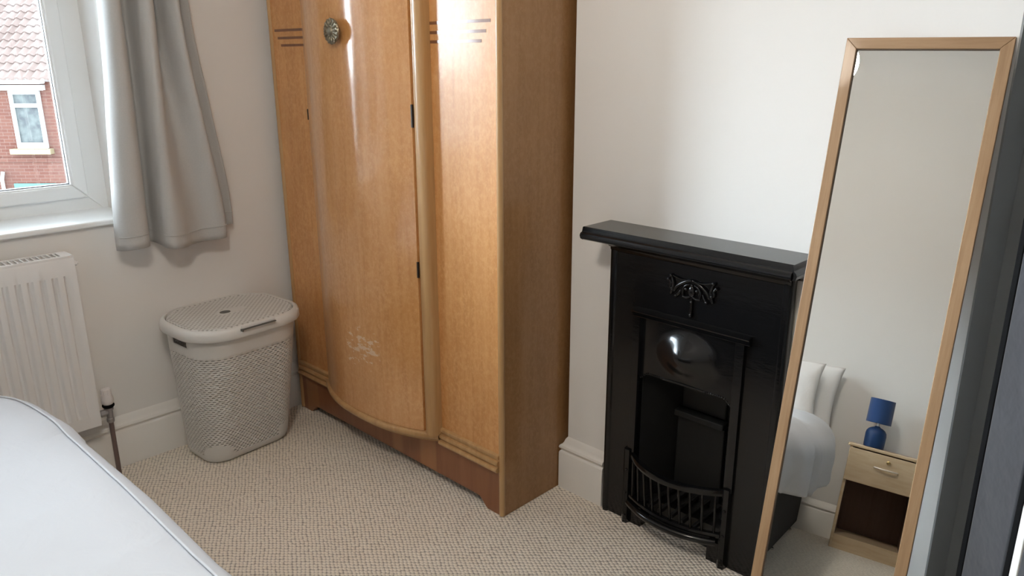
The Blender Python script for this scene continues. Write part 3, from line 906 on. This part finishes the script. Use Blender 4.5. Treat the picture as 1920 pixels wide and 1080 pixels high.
for sgn in (-1, 1):
  bm = B()
  for i in range(46):
    x = lerp(OX0 + 0.004, OX1 - 0.004, i / 45)
    if (x + 1.1215) * sgn > 0.075: ball(bm, (x, hoody(x, archz(x)) - 0.0015, archz(x) + 0.004), 0.0026, 0.0026, 0.0026, 8, 6)
  obj('bead_edging', bm, m_iron, hood, smooth=180)
bm = B(); tube(bm, [(x, hoody(x, archz(x)) - 0.001, archz(x) + 0.002) for x in [lerp(OX0 + 0.085, OX1 - 0.085, i / 20) for i in range(21)]], 0.004, 8); obj('hood_lip', bm, m_iron, hood, smooth=180)
# firebox: splayed cheeks, back, ledge
bm = B()
yb_ = 2.075
q = [(OX0, SY + 0.02), (-1.222, yb_), (-1.045, yb_), (OX1, SY + 0.02)]
for a, b in zip(q, q[1:]):
    quad(bm, [(a[0], a[1], 0), (b[0], b[1], 0), (b[0], b[1], 0.72), (a[0], a[1], 0.72)], 0)
quad(bm, [(q[0][0], q[0][1], 0.72), (q[1][0], q[1][1], 0.72), (q[2][0], q[2][1], 0.72), (q[3][0], q[3][1], 0.72)])
o = obj('firebox', bm, m_iron_rough, fp)
s = o.modifiers.new('thickness', 'SOLIDIFY'); s.thickness = 0.004; s.offset = 0
bm = B(); box(bm, -1.22, -1.05, yb_ - 0.030, yb_ - 0.004, 0.06, 0.375); box(bm, -1.222, -1.045, yb_ - 0.052, yb_ - 0.004, 0.376, 0.398); box(bm, -1.21, -1.055, yb_ - 0.020, yb_ - 0.004, 0.40, 0.66)
obj('fireback', bm, m_brickback, fp, bevel=0.004)
bm = B(); box(bm, OX0 + 0.002, OX1 - 0.002, 1.955, yb_, 0.0, 0.085); obj('ash_pit', bm, m_iron_rough, fp)
# grate basket
bm = B()
for (x, s_) in ((-1.306, 1), (-0.948, -1)):
    prism(bm, [(x - 0.014, SY), (x - 0.014, SY - 0.012), (x - 0.005, SY - 0.020), (x + 0.010, SY - 0.018), (x + 0.014, SY)], 'z', 0.0, 0.272)
    for z in (0.03, 0.115, 0.20):
        ball(bm, (x + 0.002, SY - 0.0195, z), 0.0042, 0.0042, 0.0042, 10, 8)
    box(bm, x + (0.012 if s_ > 0 else -0.055), x + (0.055 if s_ > 0 else -0.012), SY - 0.004, SY + 0.10, 0.0, 0.070)
GC, GW = -1.127, 0.170
def gy(x, b): return SY - 0.012 - b * (1 - min(1, ((x - GC) / GW) ** 2))
NG = 36
gx = [lerp(GC - GW, GC + GW, i / NG) for i in range(NG + 1)]
def grail(bm, b, z0, z1, wdt):
    rows = [[(x, gy(x, b), z0) for x in gx], [(x, gy(x, b) - 0.003, (z0 + z1) / 2) for x in gx], [(x, gy(x, b), z1) for x in gx], [(x, gy(x, b) + wdt, z1) for x in gx], [(x, gy(x, b) + wdt, z0) for x in gx]]
    V = sheet(bm, rows + [rows[0]])
grail(bm, 0.068, 0.243, 0.262, 0.017)
grail(bm, 0.045, 0.098, 0.112, 0.014)
tube(bm, [(x, gy(x, 0.049) - 0.006, 0.086) for x in gx[1:-1]], 0.0115, 10)
bmesh.ops.remove_doubles(bm, verts=bm.verts, dist=1e-6)
grate = obj('grate', bm, m_iron, fp, smooth=45)
for k in range(10):
    x = lerp(GC - 0.150, GC + 0.150, k / 9)
    bm = B(); tube(bm, [(x, gy(x, 0.045) + 0.006, 0.110), (x, gy(x, 0.0565) + 0.006, 0.177), (x, gy(x, 0.068) + 0.006, 0.244)], 0.0042, 8)
    obj('bar', bm, m_iron, grate, smooth=60)
for k in range(5):
    x = -1.21 + 0.042 * k
    bm = B(); box(bm, x - 0.006, x + 0.006, SY - 0.025, yb_ - 0.03, 0.098, 0.112); obj('fire_bar', bm, m_iron_rough, grate, bevel=0.002)
# raised floral ornament
def oc(pts, r, bm, y=SY - 0.004, n=14, taper=True):
    P = spline([(CX + a, y, b) for a, b in pts], n)
    rr = [r * (0.55 + 0.45 * math.sin(PI * min(1, 0.12 + 0.8 * i / n))) if taper else r for i in range(n + 1)]
    tube(bm, P, rr, 8)
bm = B()
for s in (-1, 1):
    oc([(s * 0.060, 0.836), (s * 0.050, 0.853), (s * 0.034, 0.866), (s * 0.015, 0.876), (0, 0.881)], 0.0055, bm)
    oc([(s * 0.070, 0.826), (s * 0.064, 0.845), (s * 0.062, 0.862), (s * 0.070, 0.884)], 0.005, bm)
    oc([(s * 0.070, 0.886), (s * 0.050, 0.880), (s * 0.034, 0.877), (s * 0.018, 0.878)], 0.0032, bm)
    oc([(s * 0.079, 0.872), (s * 0.071, 0.862), (s * 0.073, 0.850), (s * 0.066, 0.842)], 0.0045, bm)
    oc([(s * 0.029, 0.828), (s * 0.016, 0.827), (s * 0.004, 0.832)], 0.005, bm)
    oc([(s * 0.027, 0.829), (s * 0.029, 0.846), (s * 0.022, 0.860), (s * 0.008, 0.868)], 0.0042, bm)
    oc([(s * 0.051, 0.824), (s * 0.042, 0.834), (s * 0.036, 0.846)], 0.0038, bm)
    for a, b in ((0.070, 0.884), (0.079, 0.871), (0.051, 0.825), (0.066, 0.845), (0.018, 0.852)):
        ball(bm, (CX + s * a, SY - 0.006, b), 0.0055, 0.005, 0.0055, 10, 8)
oc([(0, 0.870), (0, 0.85), (0.002, 0.815), (0.002, 0.778)], 0.0042, bm, taper=False)
ball(bm, (CX + 0.002, SY - 0.005, 0.775), 0.0055, 0.006, 0.008, 10, 8); ball(bm, (CX + 0.002, SY - 0.005, 0.816), 0.005, 0.005, 0.005, 10, 8)
ball(bm, (CX, SY - 0.003, 0.848), 0.012, 0.008, 0.018, 14, 10)
obj('ornament', bm, m_iron, fp, smooth=180)

# ------------------------------------------------------------------ leaning mirror
MW, ML, MT = 0.332, 1.5785, 0.020
mU = Vector((-0.0208, 0.2156, 0.9763)).normalized()
mW = Vector((0.9909, 0.1343, -0.0085)); mW = (mW - mU * mW.dot(mU)).normalized()
mN = mW.cross(mU)      # out of the glass, towards the room
if mN.y > 0: mN = -mN
TLp = Vector((-0.7431, 1.8803, 1.5411))
mir = root('leaning_mirror', TLp - mU * ML, 'tall oak framed mirror leaning on the wall beside the fireplace', 'mirror')
mm = Matrix((mW, -mN, mU)).transposed()
mir.rotation_euler = mm.to_euler()
# local: x across, y into the wall, z up the frame; front face y=0
fwid = 0.0245
def mitre(bm, horizontal, flip):
    if horizontal:
        z0, z1 = (ML, ML - fwid) if flip else (0, fwid)
        q = [(0, z0), (MW, z0), (MW - fwid, z1), (fwid, z1)]
    else:
        x0, x1 = (MW, MW - fwid) if flip else (0, fwid)
        q = [(x0, 0), (x0, ML), (x1, ML - fwid), (x1, fwid)]
    A = [bm.verts.new((p[0], 0, p[1])) for p in q]; Bv = [bm.verts.new((p[0], MT, p[1])) for p in q]
    for e in range(4): bm.faces.new((A[e], A[(e + 1) % 4], Bv[(e + 1) % 4], Bv[e]))
    bm.faces.new(A); bm.faces.new(Bv[::-1])
for hz, fl in ((True, True), (True, False), (False, True), (False, False)):
    bm = B(); mitre(bm, hz, fl); obj('frame_rail' if hz else 'frame_stile', bm, m_oak_h if hz else m_oak, mir, local=True, bevel=0.0012)
bm = B()
for (x0, x1, z0, z1) in ((fwid - 0.001, fwid + 0.0015, fwid, ML - fwid), (fwid, MW - fwid, ML - fwid - 0.0015, ML - fwid + 0.001)):
    box(bm, x0, x1, 0.0025, 0.009, z0, z1)
obj('inner_edge', bm, m_oak_in, mir, local=True)
bm = B(); box(bm, fwid - 0.004, MW - fwid + 0.004, 0.008, 0.012, fwid - 0.004, ML - fwid + 0.004); obj('mirror_glass', bm, m_mirror, mir, local=True)
bm = B(); box(bm, 0.01, MW - 0.01, 0.0125, 0.0185, 0.01, ML - 0.01); obj('backing_board', bm, m_back, mir, local=True)

# ------------------------------------------------------------------ bed, duvet, pillows
bed = root('bed', (-1.58, -0.5, 0), 'double bed on a black divan base in the foreground', 'bed')
BXa, BXb, BYa, BYb = -2.36, -0.835, -1.44, 0.40
bm = B(); box(bm, BXa, BXb, BYa, BYb, 0.035, 0.33); obj('divan_base', bm, m_divan, bed, bevel=0.015, bseg=3)
bm = B(); box(bm, BXa + 0.005, BXb + 0.0, BYa, BYb, 0.331, 0.555); obj('mattress', bm, m_matt, bed, bevel=0.04, bseg=4)
for x in (BXa + 0.10, BXb - 0.03):
    for y in (BYa + 0.15, -0.42, BYb - 0.15):
        bm = B(); lathe(bm, (x, y, 0), [(0.018, 0.0), (0.022, 0.004), (0.022, 0.010), (0.012, 0.014), (0.012, 0.040)], 14); obj('caster', bm, m_chrome, bed, smooth=40)
duv = root('duvet', (-1.57, -0.3, 0.56), 'white cotton duvet spread over the bed in the foreground', 'duvet')
DXc, DYc, DHX, DHY = -1.587, -0.255, 0.907, 0.780      # footprint of the bulging edge: foot at y=0.51
def sq(a, n_):
    c, s_ = math.cos(a), math.sin(a)
    return math.copysign(abs(c) ** (2 / n_), c), math.copysign(abs(s_) ** (2 / n_), s_)
NA = 220
def dtop(x, y):
    t = 0.638 + 0.045 * sstep(-0.2, -0.95, y)
    return t + 0.010 * noise.noise(Vector((x * 3.1, y * 3.1, 0.3))) + 0.004 * noise.noise(Vector((x * 9, y * 9, 4)))
# profile: (outline scale offset in metres from the edge, drop below top)
rings = []
sect = [(-0.80, 0), (-0.65, 0), (-0.5, 0), (-0.40, 0), (-0.30, 0), (-0.22, 0.0), (-0.16, 0.001), (-0.12, 0.003), (-0.085, 0.008), (-0.055, 0.018), (-0.032, 0.032), (-0.015, 0.052), (-0.004, 0.078), (0.0, 0.105), (-0.003, 0.14), (-0.010, 0.175), (-0.020, 0.21), (-0.034, 0.24), (-0.045, 0.255)]
for off, drop in sect:
    ring = []
    for k in range(NA):
        a = 2 * PI * k / NA
        cx, sy = sq(a, 7.0)
        hx, hy = DHX + off, DHY + off
        hx, hy = max(hx, 0.05), max(hy, 0.03)
        if drop > 0.11 and cx > 0: hx += -off * 0.6 * sstep(0.5, 0.9, cx)
        x, y = DXc + hx * cx, DYc + hy * sy
        hang = sstep(0.0, 0.16, drop)
        z0_ = drop * 4
        fold = hang * (0.034 * noise.noise(Vector((cx * DHX * 4.2, sy * DHY * 4.2, 2 + z0_ * 1.2))) + 0.020 * (0.5 - abs(noise.noise(Vector((cx * 9, sy * 9, 7 + z0_ * 2))))))
        fold -= hang * (0.022 + 0.024 * sstep(0.5, 0.9, cx)) * max(0.0, 1 - 4.5 * abs(noise.noise(Vector((sy * 6.5 + 0.8 * z0_, cx * 5.0, 3.3 + 0.3 * z0_)))))
        side = sstep(0.55, 0.95, cx)          # the side by the bedside table hangs in a rounder roll
        roll = 0.055 * side * max(0.0, (off + 0.24) / 0.24) ** 1.7 if drop < 0.11 else 0.055 * side
        L = math.hypot(cx, sy) or 1
        x += fold * cx / L; y += fold * sy / L
        z = dtop(x, y) - drop - roll + 0.030 * side * sstep(-0.6, -0.05, off)
        z += side * 0.012 * noise.noise(Vector((x * 6, y * 7, 5))) * sstep(-0.5, -0.1, off)
        if hang > 0: z += 0.015 * hang * noise.noise(Vector((x * 4, y * 4, 9)))
        ring.append((x, y, z))
    rings.append(ring)
bm = B(); V = sheet(bm, rings, closed=True); bm.faces.new(V[0])
cov = obj('cover', bm, m_linen, duv, smooth=180)
sd = cov.modifiers.new('thickness', 'SOLIDIFY'); sd.thickness = 0.012; sd.offset = -1
bm = B()
pp = []
for k in range(int(NA * 0.232), int(NA * 0.62)):
    a = 2 * PI * k / NA
    cx, sy = sq(a, 7.0)
    x, y = DXc + (DHX - 0.062) * cx, DYc + (DHY - 0.055) * sy
    wob = 0.004 * noise.noise(Vector((x * 5, y * 5, 6)))
    pp.append((x + wob, y + wob, dtop(x, y) - 0.0145))
tube(bm, pp, 0.0030, 6)
obj('piping_seam', bm, m_linen, duv, smooth=180)

def pillow(name, c, hw, hh, th, lean, label, roll=0):
    """stands on its long edge leaning on the wall behind; c is the centre"""
    r = root(name, c, label, 'pillow', 'pillows on the bed')
    bm = B()
    N, Mv = 40, 28
    def pt(i, j, s_):
        u = -1 + 2 * i / N; v = -1 + 2 * j / Mv
        eu, ev = 1 - u * u, 1 - v * v
        t = th * (max(0, eu) ** 0.42) * (max(0, ev) ** 0.42)
        pinch = 1 - 0.06 * (1 - abs(u) ** 2) * abs(v) ** 4
        pinch2 = 1 - 0.08 * (1 - abs(v) ** 2) * abs(u) ** 4
        x, z = u * hw * pinch2, v * hh * pinch
        wr = 0.010 * noise.noise(Vector((u * 3 + c[0], v * 3, s_ * 2 + c[1]))) * min(1, 3 * max(0, min(eu, ev)))
        return Vector((x, s_ * t + wr, z))
    rot = Matrix.Rotation(lean, 3, 'X') @ Matrix.Rotation(roll, 3, 'Y')
    for s_ in (-1, 1):
        sheet(bm, [[rot @ pt(i, j, s_) for i in range(N + 1)] for j in range(Mv + 1)])
    bmesh.ops.remove_doubles(bm, verts=bm.verts, dist=1e-4)
    obj('pillowcase', bm, m_pillow, r, local=True, smooth=180)
    return r
pillow('pillow', (-1.085, -1.365, 0.785), 0.335, 0.230, 0.075, math.radians(7), 'white pillow standing against the wall, behind the other pillow')
pillow('pillow', (-1.185, -1.165, 0.785), 0.345, 0.215, 0.085, math.radians(20), 'white pillow leaning in front of the other pillow', roll=math.radians(-3))

# ------------------------------------------------------------------ bedside table and lamp
NX0, NX1, NYF, NYB, NH = -0.630, -0.268, -1.142, -1.450, 0.594
ns = root('bedside_table', ((NX0 + NX1) / 2, -1.30, 0), 'pale wooden bedside table with a drawer beside the bed', 'bedside table')
bm = B(); box(bm, NX0 - 0.012, NX1 + 0.012, NYB, NYF + 0.012, NH - 0.018, NH); obj('top', bm, m_birch, ns, bevel=0.006, bseg=3)
for x in (NX0, NX1 - 0.016):
    bm = B(); box(bm, x, x + 0.016, NYB, NYF, 0, NH - 0.018); obj('side_panel', bm, m_birch, ns, bevel=0.002)
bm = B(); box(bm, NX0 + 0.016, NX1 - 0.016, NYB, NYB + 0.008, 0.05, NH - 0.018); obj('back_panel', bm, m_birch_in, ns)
bm = B(); box(bm, NX0 + 0.016, NX1 - 0.016, NYB + 0.008, NYF - 0.004, 0.062, 0.078); obj('shelf', bm, m_birch, ns)
bm = B(); box(bm, NX0 + 0.016, NX1 - 0.016, NYF - 0.02, NYF - 0.006, 0.0, 0.062); obj('plinth', bm, m_birch, ns)
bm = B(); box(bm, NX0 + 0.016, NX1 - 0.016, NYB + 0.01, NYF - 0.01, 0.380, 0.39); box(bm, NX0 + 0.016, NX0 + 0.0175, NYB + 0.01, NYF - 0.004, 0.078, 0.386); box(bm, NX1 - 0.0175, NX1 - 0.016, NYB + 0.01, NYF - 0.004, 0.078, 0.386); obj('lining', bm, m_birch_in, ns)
bm = B(); box(bm, NX0 + 0.002, NX1 - 0.002, NYF, NYF + 0.016, 0.386, NH - 0.024); dr = obj('drawer', bm, m_birch, ns, bevel=0.002)
bm = B(); lathe(bm, (-0.424, NYF + 0.016, 0.535), [(0.010, 0), (0.010, 0.008), (0.007, 0.010), (0.002, 0.010)], 18, 'y'); obj('lock', bm, m_brass, dr, smooth=40)
bm = B(); tube(bm, spline([(-0.489, NYF + 0.016, 0.494), (-0.480, NYF + 0.030, 0.494), (-0.45, NYF + 0.036, 0.493), (-0.40, NYF + 0.036, 0.493), (-0.378, NYF + 0.030, 0.493), (-0.369, NYF + 0.016, 0.493)], 20), 0.0048, 8); obj('handle', bm, m_satin, dr, smooth=60)
lx, ly = -0.515, -1.285
lamp = root('table_lamp', (lx, ly, NH), 'small blue table lamp standing on the bedside table', 'lamp')
bm = B(); lathe(bm, (lx, ly, NH), [(0.050, 0.0), (0.054, 0.003), (0.055, 0.02), (0.056, 0.075), (0.053, 0.092), (0.044, 0.106), (0.030, 0.115), (0.016, 0.120), (0.012, 0.126)], 32); obj('base', bm, m_blue, lamp, smooth=40)
bm = B(); lathe(bm, (lx, ly, NH), [(0.009, 0.124), (0.009, 0.160)], 14); obj('stem', bm, m_satin, lamp, smooth=40)
bm = B(); lathe(bm, (lx, ly, NH), [(0.0670, 0.142), (0.0665, 0.281), (0.0650, 0.281), (0.0655, 0.142), (0.0670, 0.142)], 40, cap=False); sh = obj('lamp_shade', bm, m_blue_shade, lamp, smooth=40)
bm = B()
for k in range(3):
    a = 2 * PI * k / 3; tube(bm, [(lx, ly, NH + 0.158), (lx + 0.0655 * math.cos(a), ly + 0.0655 * math.sin(a), NH + 0.158)], 0.0015, 5)
obj('shade_ring', bm, m_satin, sh)

# ------------------------------------------------------------------ upholstered screen at the far right
scn = root('upholstered_screen', (-0.20, 1.65, 0), 'tall grey velvet screen with black edging at the far right', 'screen')
def panel_between(p, q_, th):
    """vertical slab outline between two plan points, thickened away from the camera side"""
    d = (Vector(q_) - Vector(p)).normalized(); nrm = Vector((-d.y, d.x))
    return [p, q_, (q_[0] + nrm.x * th, q_[1] + nrm.y * th), (p[0] + nrm.x * th, p[1] + nrm.y * th)]
pa, pb_ = Vector((-0.306, 1.72)), Vector((-0.200, 1.60))
dd = (pb_ - pa)
SH = 1.70
bm = B(); prism(bm, panel_between(tuple(pa + dd * 0.115), tuple(pb_ - dd * 0.09), 0.025), 'z', 0.03, SH - 0.02); obj('velvet_panel', bm, m_velvet, scn, bevel=0.005, bseg=3)
bm = B(); prism(bm, panel_between(tuple(pa), tuple(pa + dd * 0.11), 0.03), 'z', 0.0, SH); obj('edging', bm, m_blackedge, scn, bevel=0.002)
bm = B(); prism(bm, panel_between(tuple(pb_ - dd * 0.085), tuple(pb_ + dd * 0.02), 0.03), 'z', 0.0, SH); obj('edging', bm, m_blackedge, scn, bevel=0.002)
bm = B(); prism(bm, panel_between(tuple(pb_ + dd * 0.03), tuple(pb_ + dd * 0.16), 0.03), 'z', 0.0, SH); obj('trim_strip', bm, m_gloss_white, scn, bevel=0.002)
bm = B(); prism(bm, panel_between(tuple(pb_ + dd * 0.17), tuple(pb_ + dd * 1.2), 0.025), 'z', 0.03, SH - 0.02); obj('velvet_panel', bm, m_velvet, scn, bevel=0.005, bseg=3)

# ------------------------------------------------------------------ pendant light over the room
PX, PY, PZ = -1.004, 0.33, 2.175
pen = root('pendant_light', (PX, PY, PZ), 'warm glowing pendant light seen in the mirror', 'ceiling light')
bm = B(); lathe(bm, (PX, PY, 0), [(0.045, ZC - 0.001), (0.045, ZC - 0.02), (0.012, ZC - 0.03)], 20); obj('ceiling_rose', bm, m_upvc, pen, smooth=40)
bm = B(); tube(bm, [(PX, PY, ZC - 0.02), (PX, PY, PZ + 0.10)], 0.003, 6); obj('cord', bm, m_upvc, pen)
bm = B(); lathe(bm, (PX, PY, PZ), [(0.030, 0.10), (0.036, 0.098), (0.036, 0.118), (0.012, 0.125)], 20); obj('cap', bm, m_brass, pen, smooth=40)
bm = B(); ball(bm, (PX, PY, PZ), 0.125, 0.125, 0.110, 32, 20); obj('globe', bm, m_globe, pen, smooth=180)
